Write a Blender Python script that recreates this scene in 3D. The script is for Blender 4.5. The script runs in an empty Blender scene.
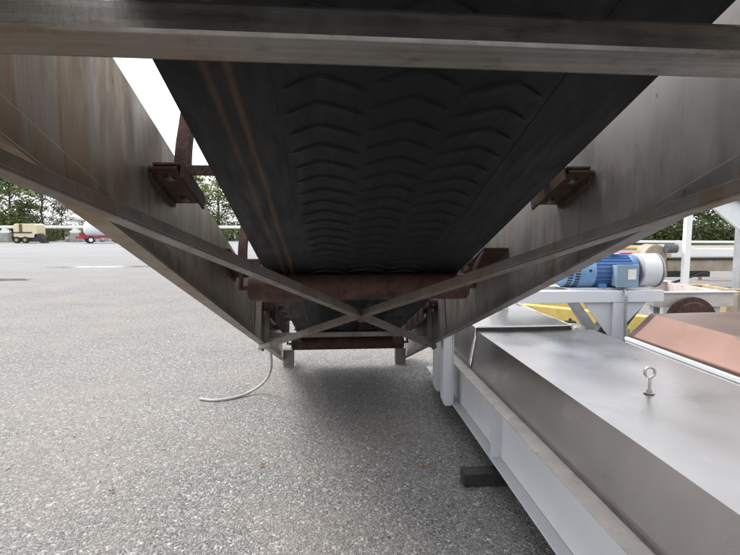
import bpy, math, random
from mathutils import Vector, Matrix, noise
random.seed(11)
S = bpy.context.scene
COL = S.collection
R = math.radians
EYE = 1.5
TH = R(18.43)                      # slope of the belt conveyor

# ------------------------------------------------------------------ materials
def mat(name):
    m = bpy.data.materials.new(name); m.use_nodes = True
    nt = m.node_tree; b = nt.nodes['Principled BSDF']
    return m, nt, b
def nd(nt, t, **k):
    n = nt.nodes.new(t)
    for a, v in k.items():
        if a in n.inputs: n.inputs[a].default_value = v
        else: setattr(n, a, v)
    return n
def coords(nt, scale=(1, 1, 1), kind='Object', rot=(0, 0, 0)):
    tc = nd(nt, 'ShaderNodeTexCoord'); mp = nd(nt, 'ShaderNodeMapping')
    mp.inputs['Scale'].default_value = scale; mp.inputs['Rotation'].default_value = rot
    nt.links.new(tc.outputs[kind], mp.inputs['Vector']); return mp.outputs[0]
def pos(nt, scale=(1, 1, 1)):
    g = nd(nt, 'ShaderNodeNewGeometry'); mp = nd(nt, 'ShaderNodeMapping')
    mp.inputs['Scale'].default_value = scale
    nt.links.new(g.outputs['Position'], mp.inputs['Vector']); return mp.outputs[0]
def ns(nt, vec, scale=5, detail=4, rough=.55):
    n = nd(nt, 'ShaderNodeTexNoise'); n.inputs['Scale'].default_value = scale
    n.inputs['Detail'].default_value = detail; n.inputs['Roughness'].default_value = rough
    if vec is not None: nt.links.new(vec, n.inputs['Vector'])
    return n.outputs[0]
def ramp(nt, fac, stops, interp='LINEAR'):
    r = nd(nt, 'ShaderNodeValToRGB'); e = r.color_ramp.elements; r.color_ramp.interpolation = interp
    while len(e) > 1: e.remove(e[-1])
    e[0].position = stops[0][0]; e[0].color = c4(stops[0][1])
    for p, c in stops[1:]:
        x = e.new(p); x.color = c4(c)
    nt.links.new(fac, r.inputs[0]); return r.outputs[0]
def c4(c):
    if isinstance(c, (int, float)): return (c, c, c, 1)
    return (*c, 1)
def mix(nt, fac, a, b, mode='MIX'):
    m = nd(nt, 'ShaderNodeMix', data_type='RGBA', blend_type=mode)
    for sock, v in ((m.inputs[0], fac), (m.inputs[6], a), (m.inputs[7], b)):
        if hasattr(v, 'links') or hasattr(v, 'is_linked'): nt.links.new(v, sock)
        elif sock == m.inputs[0]: sock.default_value = v
        else: sock.default_value = c4(v)
    return m.outputs[2]
def mathn(nt, op, a, b=0.5, clamp=False):
    m = nd(nt, 'ShaderNodeMath', operation=op); m.use_clamp = clamp
    for i, v in enumerate((a, b)):
        if hasattr(v, 'is_linked'): nt.links.new(v, m.inputs[i])
        else: m.inputs[i].default_value = v
    return m.outputs[0]
def bump(nt, b, h, strength=.3, dist=.01):
    n = nd(nt, 'ShaderNodeBump'); n.inputs['Strength'].default_value = strength; n.inputs['Distance'].default_value = dist
    nt.links.new(h, n.inputs['Height']); nt.links.new(n.outputs[0], b.inputs['Normal'])

def plain(name, col, rough=.5, metal=0., var=.12, dirt=None, dscale=6, bs=.15):
    """paint / metal with uneven tone, optional dirt patches and a fine bump"""
    m, nt, b = mat(name)
    v = pos(nt)
    n1 = ns(nt, v, dscale, 5)
    lo = tuple(max(0, c * (1 - var)) for c in col); hi = tuple(min(1, c * (1 + var)) for c in col)
    c = ramp(nt, n1, [(.3, lo), (.7, hi)])
    if dirt:
        n2 = ns(nt, pos(nt, (1, 1, .45)), dscale * 1.7, 7, .7)
        f = ramp(nt, n2, [(dirt[1], 0), (dirt[1] + .16, .85)])
        c = mix(nt, f, c, dirt[0])
    nt.links.new(c, b.inputs['Base Color'])
    b.inputs['Metallic'].default_value = metal
    rr = ramp(nt, ns(nt, v, dscale * 3, 4), [(.3, max(.05, rough - .1)), (.7, min(1, rough + .12))])
    nt.links.new(rr, b.inputs['Roughness'])
    if bs: bump(nt, b, ns(nt, v, 60, 4), bs, .004)
    return m

def steel(name, col=(.50, .48, .46), rough=.42, stain=(.30, .19, .08), amount=.55, spots=True, metal=.85, wob=.0, cspot=(.10, .04, .02), tan=None, ax='z', spot=19, contrast=.78, drips=()):
    m, nt, b = mat(name)
    sv = pos(nt, (7, 7, .55) if ax == 'z' else (.6, 11, 11))
    st = ns(nt, sv, 1.6, 6, .65)
    big = ns(nt, pos(nt), 1.3, 3)
    f = mathn(nt, 'MULTIPLY', st, big)
    f = ramp(nt, f, [(amount * .42, 0), (amount * .42 + .10, .8)])
    c0 = ramp(nt, ns(nt, pos(nt, (2, 2, 2)), 3, 6, .6), [(.3, tuple(x * contrast for x in col)), (.7, col)])
    c = mix(nt, f, c0, stain)
    if tan:      # stains gathered towards one end of the plate (tan = y of start, y of end)
        sp = nd(nt, 'ShaderNodeSeparateXYZ'); nt.links.new(pos(nt), sp.inputs[0])
        mr = nd(nt, 'ShaderNodeMapRange'); nt.links.new(sp.outputs[1], mr.inputs[0])
        mr.inputs[1].default_value = tan[0]; mr.inputs[2].default_value = tan[1]; mr.inputs[3].default_value = 1; mr.inputs[4].default_value = 0
        mr.clamp = True
        f3 = mathn(nt, 'MULTIPLY', mr.outputs[0], ramp(nt, ns(nt, pos(nt, (9, 9, .4)), 1.3, 5, .6), [(.36, .15), (.62, .95)]))
        c = mix(nt, f3, c, tan[2])
    for y0, zt, wd in drips:
        sp = nd(nt, 'ShaderNodeSeparateXYZ'); nt.links.new(pos(nt), sp.inputs[0])
        yw = mathn(nt, 'ADD', sp.outputs[1], mathn(nt, 'MULTIPLY', mathn(nt, 'SUBTRACT', ns(nt, pos(nt, (1, 1, 1)), 5, 5, .65), .5), .06))
        d = ramp(nt, mathn(nt, 'DIVIDE', mathn(nt, 'ABSOLUTE', mathn(nt, 'SUBTRACT', yw, y0), 0), wd), [(0, .8), (1.6, 0)])
        d = mathn(nt, 'MULTIPLY', d, mathn(nt, 'LESS_THAN', sp.outputs[2], zt))
        d = mathn(nt, 'MULTIPLY', d, ramp(nt, ns(nt, pos(nt, (1, 9, 2)), 4, 4, .7), [(.3, .35), (.6, .95)]))
        c = mix(nt, d, c, (.22, .10, .03))
    if spots:
        vo = nd(nt, 'ShaderNodeTexVoronoi'); vo.inputs['Scale'].default_value = spot; nt.links.new(pos(nt, (1, 1, .7)), vo.inputs['Vector'])
        s = ramp(nt, vo.outputs['Distance'], [(.06, 1), (.13, 0)])
        keep = ramp(nt, ns(nt, pos(nt), 6, 2), [(.5, 0), (.6, .8)])
        c = mix(nt, mathn(nt, 'MULTIPLY', s, keep), c, cspot)
    nt.links.new(c, b.inputs['Base Color'])
    mf = mathn(nt, 'SUBTRACT', metal, mathn(nt, 'MULTIPLY', f, metal * .7))
    nt.links.new(mf, b.inputs['Metallic'])
    rr = ramp(nt, ns(nt, pos(nt, (3, 3, 1)), 5, 6, .7), [(.3, rough - .1), (.7, rough + .14)])
    nt.links.new(rr, b.inputs['Roughness'])
    if ax == 'x':      # drawn tube: fine dark lines along its length
        ln = ns(nt, pos(nt, (.35, 60, 60)), 1.5, 4, .7)
        nt.links.new(mix(nt, ramp(nt, ln, [(.40, .55), (.58, 0)]), c, tuple(x * .45 for x in col)), b.inputs['Base Color'])
        gr_ = mathn(nt, 'MULTIPLY', ramp(nt, ns(nt, pos(nt, (3, 9, 9)), 5, 7, .75), [(.52, 0), (.66, .5)]), 1)
        src = b.inputs['Base Color'].links[0].from_socket
        nt.links.new(mix(nt, gr_, src, (.075, .055, .035)), b.inputs['Base Color'])
    h = ns(nt, pos(nt, (30, 30, 2)), 5, 4)
    if wob:
        h2 = ns(nt, pos(nt), 2.2, 1)
        h = mathn(nt, 'ADD', mathn(nt, 'MULTIPLY', h, .02), mathn(nt, 'MULTIPLY', h2, wob))
        bump(nt, b, h, .5, .06)
    else: bump(nt, b, h, .08, .004)
    return m

M = {}
M['plate'] = steel('stained stainless plate left', amount=.60, tan=(.3, 2.8, (.24, .135, .04)), drips=((1.88, 1.55, .022), (1.62, 1.62, .012), (3.0, 1.15, .03), (2.8, 1.2, .015), (.95, 2.4, .02), (1.12, 2.4, .012)), rough=.48, col=(.33, .30, .265), stain=(.17, .11, .05))
M['plate_r'] = steel('stained stainless plate right', drips=((1.90, 1.55, .018), (1.70, 1.6, .010), (3.0, 1.15, .03), (1.02, 1.75, .006)), amount=.66, rough=.48, col=(.25, .235, .225), stain=(.15, .10, .06))
M['brace'] = steel('weathered angle steel', amount=.58, col=(.28, .265, .245), stain=(.14, .095, .055), rough=.5)
M['tube'] = steel('stainless tube', amount=.58, col=(.35, .33, .30), stain=(.14, .085, .045), rough=.40, ax='x', spot=26, contrast=.6)
def hoodmat(name, col, col2, rough, wob=.02):
    m, nt, b = mat(name)
    f = ramp(nt, ns(nt, pos(nt, (1, .6, 1)), 1.6, 3, .5), [(.38, 0), (.66, 1)])
    c = mix(nt, f, col, col2)
    sm_ = ramp(nt, ns(nt, pos(nt, (1.5, 1.5, .8)), 5, 2, .5), [(.58, 0), (.78, .25)])      # pale smudges
    c = mix(nt, sm_, c, tuple(min(1, x * 1.25) for x in col))
    vo = nd(nt, 'ShaderNodeTexVoronoi'); vo.inputs['Scale'].default_value = 6; nt.links.new(pos(nt), vo.inputs['Vector'])
    c = mix(nt, ramp(nt, vo.outputs['Distance'], [(.018, .6), (.03, 0)]), c, (.12, .09, .07))
    nt.links.new(c, b.inputs['Base Color']); b.inputs['Metallic'].default_value = 1
    scr = ns(nt, pos(nt, (90, 3, 90)), 1.5, 3)
    nt.links.new(mathn(nt, 'ADD', ramp(nt, ns(nt, pos(nt), 2.4, 4, .6), [(.3, rough - .06), (.7, rough + .1)]), mathn(nt, 'MULTIPLY', scr, .05)), b.inputs['Roughness'])
    bump(nt, b, mathn(nt, 'ADD', mathn(nt, 'MULTIPLY', scr, .004), mathn(nt, 'MULTIPLY', ns(nt, pos(nt), 1.6, 1), wob * 10)), .4, .05)
    return m
M['hood'] = hoodmat('sheet steel hood', (.44, .42, .415), (.35, .33, .315), .27)
M['hood2'] = hoodmat('copper tinted hood', (.25, .16, .132), (.21, .13, .105), .36)
M['white'] = plain('white machine paint', (.60, .615, .64), .38, var=.04, dirt=((.42, .38, .33), .62), dscale=3)
M['white_far'] = plain('white pipe paint', (.80, .80, .79), .5, var=.04)
M['flange'] = plain('dirty flange paint', (.52, .48, .45), .5, var=.12, dirt=((.36, .28, .24), .55), dscale=9)
M['rust'] = plain('rusty red oxide', (.058, .026, .018), .8, var=.5, dirt=((.16, .06, .033), .56), dscale=16, bs=.6)
M['rust_lt'] = plain('bright rust', (.20, .085, .05), .8, var=.5, dirt=((.07, .03, .025), .5), dscale=18, bs=.6)
M['bolt'] = plain('zinc bolt', (.45, .43, .40), .4, 1, dirt=((.12, .06, .03), .55), dscale=40)
M['bracket'] = plain('rusty bracket steel', (.10, .075, .055), .6, .4, var=.4, dirt=((.10, .035, .02), .47), dscale=14, bs=.5)
M['dark'] = plain('recess shade and plug black', (.02, .02, .022), .7)  # near-black colour paints the shade in seam, hood end and vents; plug black
M['black'] = plain('black block paint', (.022, .021, .022), .6, var=.3, dirt=((.12, .11, .10), .66), dscale=14)
M['wood'] = plain('timber', (.36, .27, .16), .85, var=.3, dscale=30)
M['blue'] = plain('blue motor enamel', (.07, .17, .38), .45, var=.15, dirt=((.16, .18, .20), .57), dscale=11)
M['blue_lt'] = plain('light blue enamel', (.16, .30, .50), .42, var=.12, dirt=((.24, .25, .26), .58), dscale=11)
M['bluegrey'] = plain('blue grey enamel', (.20, .29, .37), .45, var=.1)
M['grey'] = plain('galvanised grey', (.36, .37, .38), .45, .6, var=.12)
M['dgrey'] = plain('grey guard paint', (.10, .11, .12), .5, .3, var=.2)
M['label'] = plain('pale label', (.72, .72, .70), .5)
M['yellow'] = plain('yellow paint', (.50, .37, .10), .55, var=.15, dirt=((.30, .22, .10), .6))
M['red'] = plain('red paint', (.42, .025, .05), .45, var=.15, dirt=((.18, .05, .04), .62))
M['cream'] = plain('cream paint', (.66, .58, .40), .5, var=.08, dirt=((.45, .18, .06), .62), dscale=2.2)
M['tankw'] = plain('white tank paint', (.70, .74, .75), .35, var=.04)
M['tyre'] = plain('tyre rubber', (.02, .02, .02), .8)
M['concrete'] = plain('pier concrete', (.33, .31, .28), .85, var=.2, dirt=((.16, .14, .12), .58), dscale=3, bs=.5)
M['tan'] = plain('weathered tan steel', (.34, .29, .23), .65, .2, var=.2, dirt=((.16, .10, .06), .56), dscale=4)
M['stone'] = plain('broken stone', (.42, .41, .39), .9, var=.25, dscale=5, bs=.6)
M['hose'] = plain('pale hose', (.42, .41, .38), .55, var=.1)
M['leafdry'] = plain('dry leaf', (.22, .13, .05), .8, var=.4, dscale=60)
M['bark'] = plain('bark', (.11, .085, .065), .9, var=.35, dscale=8, bs=.8)
M['hedge'] = plain('earth', (.10, .085, .06), .95, var=.3, dscale=3)

def leafmat(name, cols, tr=.4):
    m, nt, b = mat(name)
    g = nd(nt, 'ShaderNodeNewGeometry')
    c = ramp(nt, g.outputs['Random Per Island'], [(i / (len(cols) - 1), x) for i, x in enumerate(cols)])
    c = mix(nt, ramp(nt, ns(nt, pos(nt), .55, 3), [(.38, 0), (.62, .6)]), c, tuple(x * .55 for x in cols[0]))
    nt.links.new(c, b.inputs['Base Color']); b.inputs['Roughness'].default_value = .6
    t = nd(nt, 'ShaderNodeBsdfTranslucent'); nt.links.new(c, t.inputs[0])
    ms = nd(nt, 'ShaderNodeMixShader'); ms.inputs[0].default_value = tr
    nt.links.new(b.outputs[0], ms.inputs[1]); nt.links.new(t.outputs[0], ms.inputs[2])
    nt.links.new(ms.outputs[0], nt.nodes['Material Output'].inputs['Surface'])
    return m
LG = leafmat('green foliage', [(.08, .11, .035), (.14, .19, .05), (.21, .25, .075), (.28, .29, .11)])
LD = leafmat('dark green foliage', [(.05, .08, .025), (.085, .14, .04), (.14, .19, .05), (.20, .21, .07)])
LB = leafmat('thin brownish foliage', [(.09, .09, .05), (.13, .12, .065), (.18, .14, .08), (.20, .18, .11)])

# rubber belt with two rust stripes running along it
def beltmat():
    m, nt, b = mat('black belt rubber')
    sp = nd(nt, 'ShaderNodeSeparateXYZ'); nt.links.new(pos(nt), sp.inputs[0])
    wob = mathn(nt, 'MULTIPLY', mathn(nt, 'SUBTRACT', ns(nt, pos(nt, (1, 1.2, 1)), 1.5, 3), .5), .02)
    x = mathn(nt, 'ADD', sp.outputs[0], wob)
    c = ramp(nt, ns(nt, pos(nt, (9, .7, .7)), 2.2, 5, .6), [(.3, (.004, .0043, .0052)), (.7, (.0075, .0078, .009))])
    for x0, w, k in ((-.172, .010, .8), (-.211, .010, .5)):
        d = mathn(nt, 'ABSOLUTE', mathn(nt, 'SUBTRACT', x, x0), 0)
        f = mathn(nt, 'MULTIPLY', ramp(nt, mathn(nt, 'DIVIDE', d, w), [(.2, 1), (1, 0)]), k)
        f = mathn(nt, 'MULTIPLY', f, ramp(nt, ns(nt, pos(nt, (20, 3, 3)), 2, 5, .7), [(.3, .45), (.6, 1)]))
        c = mix(nt, f, c, (.085, .042, .016))
    c = mix(nt, ramp(nt, ns(nt, pos(nt, (5, 2.5, 2.5)), 3, 6, .75), [(.6, 0), (.8, .3)]), c, (.025, .024, .023))
    b.inputs['Specular IOR Level'].default_value = .2
    nt.links.new(c, b.inputs['Base Color'])
    nt.links.new(ramp(nt, ns(nt, pos(nt, (6, 1, 1)), 6, 4), [(.3, .42), (.7, .62)]), b.inputs['Roughness'])
    bump(nt, b, ns(nt, pos(nt, (8, 1, 1)), 9, 5), .15, .004)
    return m
M['belt'] = beltmat()

def groundmat():
    m, nt, b = mat('gravel yard')
    v = pos(nt)
    g = nd(nt, 'ShaderNodeVectorMath', operation='ADD')      # warp so the stones are not on a grid
    nz = nd(nt, 'ShaderNodeTexNoise'); nz.inputs['Scale'].default_value = 30; nz.inputs['Detail'].default_value = 2
    nt.links.new(v, nz.inputs['Vector'])
    sc = nd(nt, 'ShaderNodeVectorMath', operation='SCALE'); sc.inputs['Scale'].default_value = .012
    nt.links.new(nz.outputs['Color'], sc.inputs[0]); nt.links.new(v, g.inputs[0]); nt.links.new(sc.outputs[0], g.inputs[1])
    cs = []; hs = []
    for s in (74, 160):
        vo = nd(nt, 'ShaderNodeTexVoronoi'); vo.inputs['Scale'].default_value = s; nt.links.new(g.outputs[0], vo.inputs['Vector'])
        bw = nd(nt, 'ShaderNodeSeparateColor'); nt.links.new(vo.outputs['Color'], bw.inputs[0])
        cs.append(ramp(nt, bw.outputs[0], [(0, (.07, .068, .07)), (.3, (.14, .137, .135)), (.62, (.225, .22, .214)), (.88, (.33, .325, .315)), (1, (.52, .51, .50))]))
        hs.append(vo.outputs['Distance'])
    pick = ramp(nt, ns(nt, v, 22, 3), [(.44, 0), (.56, 1)])
    c = mix(nt, pick, cs[0], cs[1])
    h = mix(nt, pick, hs[0], hs[1])
    # darker brown in the gaps between stones
    c = mix(nt, ramp(nt, h, [(.45, 0), (.75, .65)]), c, (.10, .088, .075))
    # zones: tan fines worn into the surface, grey washed stone
    z1 = ramp(nt, ns(nt, v, .75, 6, .65), [(.42, 0), (.66, .55)])
    c = mix(nt, z1, c, (.25, .222, .195))
    z2 = ramp(nt, ns(nt, pos(nt, (.6, 1.2, 1)), .9, 6, .7), [(.50, 0), (.70, .38)])
    c = mix(nt, z2, c, mix(nt, .5, c, (.07, .07, .074)))
    # beyond twenty metres the yard is smoother blue grey limestone, with tyre-worn bands
    sp = nd(nt, 'ShaderNodeSeparateXYZ'); nt.links.new(v, sp.inputs[0])
    yy = mathn(nt, 'ADD', sp.outputs[1], mathn(nt, 'MULTIPLY', ns(nt, v, .16, 4), 16))
    mr = nd(nt, 'ShaderNodeMapRange'); nt.links.new(yy, mr.inputs[0])
    mr.inputs[1].default_value = 20; mr.inputs[2].default_value = 44
    far = ramp(nt, ns(nt, pos(nt, (.6, 1, 1)), .3, 7, .7), [(.34, (.215, .22, .23)), (.52, (.25, .255, .263)), (.70, (.30, .30, .305))])
    c = mix(nt, mathn(nt, 'MULTIPLY', mr.outputs[0], .85), c, far)
    nt.links.new(c, b.inputs['Base Color']); b.inputs['Roughness'].default_value = .85
    inv = mathn(nt, 'SUBTRACT', 1, h)
    bump(nt, b, mathn(nt, 'ADD', inv, mathn(nt, 'MULTIPLY', ns(nt, v, 3, 3), 1.2)), .8, .009)
    return m
M['ground'] = groundmat()
def stonemat():
    m, nt, b = mat('loose stones')
    g = nd(nt, 'ShaderNodeNewGeometry')
    c = ramp(nt, g.outputs['Random Per Island'], [(0, (.08, .078, .078)), (.35, (.15, .145, .14)), (.65, (.25, .24, .228)), (.9, (.38, .37, .355)), (1, (.62, .61, .59))])
    nt.links.new(c, b.inputs['Base Color']); b.inputs['Roughness'].default_value = .8
    return m
M['stones'] = stonemat()
def puddle():
    m, nt, b = mat('shallow puddle'); b.inputs['Base Color'].default_value = (.10, .095, .085, 1); b.inputs['Roughness'].default_value = .12
    bump(nt, b, ns(nt, pos(nt), 3, 3), .1, .02); return m
M['puddle'] = puddle()

# ------------------------------------------------------------------ mesh helper
WO = {}                                  # world origin of every object made here
class MB:
    def __init__(s): s.v = []; s.f = []; s.sm = []
    def add(s, vs, fs, smooth=False):
        n = len(s.v); s.v += [Vector(p) for p in vs]; s.f += [tuple(i + n for i in f) for f in fs]; s.sm += [smooth] * len(fs); return s
    def box(s, a, b, fr=None):
        (x0, y0, z0), (x1, y1, z1) = a, b
        vs = [(x, y, z) for z in (z0, z1) for y in (y0, y1) for x in (x0, x1)]
        if fr: vs = [fr(*p) for p in vs]
        return s.add(vs, [(0, 2, 3, 1), (4, 5, 7, 6), (0, 1, 5, 4), (2, 6, 7, 3), (0, 4, 6, 2), (1, 3, 7, 5)])
    def hexa(s, vs):                     # 8 points: 4 below, the same 4 above
        return s.add(vs, [(3, 2, 1, 0), (4, 5, 6, 7), (0, 1, 5, 4), (1, 2, 6, 5), (2, 3, 7, 6), (3, 0, 4, 7)])
    def prism(s, poly, d, fr=None):      # polygon (3-D points) pushed along d
        n = len(poly); d = Vector(d); vs = [Vector(p) for p in poly]; vs += [p + d for p in vs]
        if fr: vs = [fr(*p) for p in vs]
        return s.add(vs, [tuple(range(n - 1, -1, -1)), tuple(range(n, 2 * n))] + [(i, (i + 1) % n, n + (i + 1) % n, n + i) for i in range(n)])
    def cyl(s, p, q, r, r2=None, seg=20, cap=True):
        p = Vector(p); q = Vector(q); r2 = r if r2 is None else r2
        ax = (q - p).normalized(); t = Vector((0, 0, 1)) if abs(ax.z) < .9 else Vector((1, 0, 0))
        u = ax.cross(t).normalized(); w = ax.cross(u)
        n = len(s.v)
        for c, rr in ((p, r), (q, r2)):
            s.v += [c + (u * math.cos(2 * math.pi * i / seg) + w * math.sin(2 * math.pi * i / seg)) * rr for i in range(seg)]
        s.f += [(n + i, n + seg + i, n + seg + (i + 1) % seg, n + (i + 1) % seg) for i in range(seg)]; s.sm += [True] * seg
        if cap:
            s.f += [tuple(n + i for i in range(seg)), tuple(n + seg + i for i in range(seg - 1, -1, -1))]; s.sm += [False] * 2
        return s
    def tube(s, pts, r, seg=8, rf=None):
        pts = [Vector(p) for p in pts]; n0 = len(s.v); u = None
        for k, p in enumerate(pts):
            d = (pts[min(k + 1, len(pts) - 1)] - pts[max(k - 1, 0)]).normalized()
            if u is None:
                t = Vector((0, 0, 1)) if abs(d.z) < .9 else Vector((1, 0, 0)); u = d.cross(t).normalized()
            u = (u - d * u.dot(d)).normalized(); w = d.cross(u); rr = rf(k / (len(pts) - 1)) if rf else r
            s.v += [p + (u * math.cos(2 * math.pi * i / seg) + w * math.sin(2 * math.pi * i / seg)) * rr for i in range(seg)]
        for k in range(len(pts) - 1):
            a = n0 + k * seg
            s.f += [(a + i, a + (i + 1) % seg, a + seg + (i + 1) % seg, a + seg + i) for i in range(seg)]; s.sm += [True] * seg
        e = n0 + (len(pts) - 1) * seg
        s.f += [tuple(n0 + i for i in range(seg - 1, -1, -1)), tuple(e + i for i in range(seg))]; s.sm += [False] * 2
        return s
    def lathe(s, p, ax, prof, seg=28):   # prof = (distance along axis, radius)
        p = Vector(p); ax = Vector(ax).normalized(); t = Vector((0, 0, 1)) if abs(ax.z) < .9 else Vector((1, 0, 0))
        u = ax.cross(t).normalized(); w = ax.cross(u); n = len(s.v)
        for d, r in prof:
            s.v += [p + ax * d + (u * math.cos(2 * math.pi * i / seg) + w * math.sin(2 * math.pi * i / seg)) * r for i in range(seg)]
        for k in range(len(prof) - 1):
            a = n + k * seg
            s.f += [(a + i, a + seg + i, a + seg + (i + 1) % seg, a + (i + 1) % seg) for i in range(seg)]; s.sm += [True] * seg
        e = n + (len(prof) - 1) * seg
        s.f += [tuple(n + i for i in range(seg)), tuple(e + i for i in range(seg - 1, -1, -1))]; s.sm += [False] * 2
        return s
    def build(s, name, m, parent=None, bev=0, origin=None, autosmooth=True):
        me = bpy.data.meshes.new(name)
        if origin is None:
            lo = Vector([min(p[i] for p in s.v) for i in range(3)]); hi = Vector([max(p[i] for p in s.v) for i in range(3)])
            origin = Vector(((lo.x + hi.x) / 2, (lo.y + hi.y) / 2, lo.z))
        origin = Vector(origin)
        me.from_pydata([tuple(p - origin) for p in s.v], [], s.f)
        me.polygons.foreach_set('use_smooth', s.sm)
        me.materials.append(m if not isinstance(m, str) else M[m]); me.update()
        if any(s.sm): me.set_sharp_from_angle(angle=R(40))
        o = bpy.data.objects.new(name, me); COL.objects.link(o)
        if parent: o.parent = parent; o.location = origin - WO[parent.name]
        else: o.location = origin
        WO[o.name] = origin
        if bev:
            b = o.modifiers.new('edge', 'BEVEL'); b.width = bev; b.segments = 2; b.limit_method = 'ANGLE'; b.angle_limit = R(40)
        return o
def thing(name, loc, label, cat, group=None, kind=None):
    o = bpy.data.objects.new(name, None); COL.objects.link(o); o.location = loc; o.empty_display_size = .2
    WO[o.name] = Vector(loc); return tag(o, label, cat, group)
def tag(o, label=None, cat=None, group=None, kind=None):
    if label: o['label'] = label
    if cat: o['category'] = cat
    if group: o['group'] = group
    if kind: o['kind'] = kind
    return o
def copy_tree(src, loc, label, rz=0, sc=None):
    r = src.copy(); COL.objects.link(r); r.location = loc; r.rotation_euler = (0, 0, rz)
    if sc: r.scale = sc
    if label: r['label'] = label
    for ch in list(src.children):
        c = ch.copy(); COL.objects.link(c); c.parent = r
        for g in list(ch.children):
            d = g.copy(); COL.objects.link(d); d.parent = c
    return r

# conveyor frame: x across, a down the slope (away from the camera), n square to the slope
AX = Vector((0, math.cos(TH), -math.sin(TH))); NX = Vector((0, math.sin(TH), math.cos(TH)))
def F(x, a, n): return Vector((x, 0, EYE)) + AX * a + NX * n

# ------------------------------------------------------------------ GROUND
g = MB(); g.add([(-600, -80, 0), (600, -80, 0), (600, 900, 0), (-600, 900, 0)], [(0, 1, 2, 3)])
tag(g.build('ground', 'ground', origin=(0, 0, 0)), kind='structure')
def blob(cx, cy, rx, ry, n=40, seed=0, z=.004):
    vs = []
    for i in range(n):
        t = 2 * math.pi * i / n; k = 1 + .35 * noise.noise(Vector((math.cos(t) * 1.5 + seed, math.sin(t) * 1.5, seed)))+ .18 * noise.noise(Vector((math.cos(t) * 5 + seed, math.sin(t) * 5, seed)))
        vs.append((cx + rx * math.cos(t) * k, cy + ry * math.sin(t) * k, z))
    return vs
for cx, cy, rx, ry, s in ((-9.9, 15.6, 1.3, .32, 1), (-8.9, 20.6, 2.1, .4, 5), (-6.9, 24.6, .9, .5, 9)):
    p = MB(); vs = blob(cx, cy, rx, ry, 40, s); p.add(vs, [tuple(range(40))]); tag(p.build('puddle', 'puddle'), kind='structure')
# loose stones on the near part of the yard
st = MB()
def stone(x, y, r):
    th = random.uniform(0, 6.28); ct, sn = math.cos(th), math.sin(th); e = random.uniform(.6, 1); h = random.uniform(.35, .7)
    base = [(1, 0, .1), (.5, .8, 0), (-.5, .8, .15), (-1, 0, 0), (-.5, -.8, .1), (.5, -.8, 0), (.45, .25, 1), (-.4, .3, .95), (-.1, -.45, .9)]
    vs = []
    for px, py, pz in base:
        px *= r * random.uniform(.75, 1.15); py *= r * e * random.uniform(.75, 1.15); pz = pz * r * h * random.uniform(.8, 1.1)
        vs.append((x + px * ct - py * sn, y + px * sn + py * ct, pz - .0005))
    st.add(vs, [(0, 1, 6), (1, 2, 7), (1, 7, 6), (2, 3, 7), (3, 4, 8), (3, 8, 7), (4, 5, 8), (5, 0, 6), (5, 6, 8), (6, 7, 8)])
cnt = 0
while cnt < 17000:
    y = 1.5 + 6.0 * random.random() ** 1.6; x = random.uniform(-.82 * y - .4, .95)
    if x > .9 and y < 4.4: continue
    if noise.noise(Vector((x * 1.3, y * 1.3, 4))) + random.uniform(-.35, .35) < -.02: continue
    stone(x, y, min(.0105, random.lognormvariate(math.log(.0038), .42))); cnt += 1
tag(st.build('loose_gravel', 'stones', origin=(0, 0, 0)), 'loose grey and tan stone chips scattered over the yard', 'gravel', kind='stuff')

# ------------------------------------------------------------------ BELT CONVEYOR
XL, XR, NB, NT = -.545, .850, .398, .838
A0, A1 = -5.2, 5.90
conv = thing('belt_conveyor', (.153, 5.6, 0), 'long sloping belt conveyor overhead, stained steel side plates, black belt and crossed braces', 'conveyor')
def side(x, sgn, m, name='side_plate'):
    b = MB()
    t = .005
    # web with a slanted tail end
    w = [F(x, A0, NB), F(x, A1, NB), F(x, A1 + .05, NB + .10), F(x, A1 - .10, .873 - .0185 * A1), F(x, A0, .873 - .0185 * A0)]
    b.prism(w, (-sgn * t, 0, 0))
    o = b.build(name, m, conv, bev=.0012)
    f = MB()                              # bottom flange turned inwards, small top lip turned outwards
    x0, x1 = sorted((x + sgn * .0005, x + sgn * .050))
    f.box((x0, A0, NB - .002), (x1, A1 - .004, NB + .004), F)
    f.build('flange', m, o, bev=.0012)
    d = MB(); x0, x1 = sorted((x + sgn * .0006, x + sgn * .0046)); nt_ = .500 if sgn > 0 else .468
    d.box((x0, A0 + .01, NB + .0046), (x1, A1 - .06, nt_), F); d.build('doubler_strip', m, o, bev=.001)
    for a in (3.72, 4.22, -1.8):
        k = MB(); x0, x1 = sorted((x + sgn * .0006, x + sgn * .045))
        k.box((x + sgn * .0052 if sgn > 0 else x0, a, NB + .0045), (x1 if sgn > 0 else x - .0052, a + .006, NT - .03), F)
        xe0, xe1 = sorted((x + sgn * .039, x + sgn * .045)); k.box((xe0, a + .0062, NB + .0045), (xe1, a + .045, NT - .03), F)
        k.build('stiffener', m, o)
    return o
side(XL, 1, 'plate'); side(XR, -1, 'plate_r')

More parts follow.
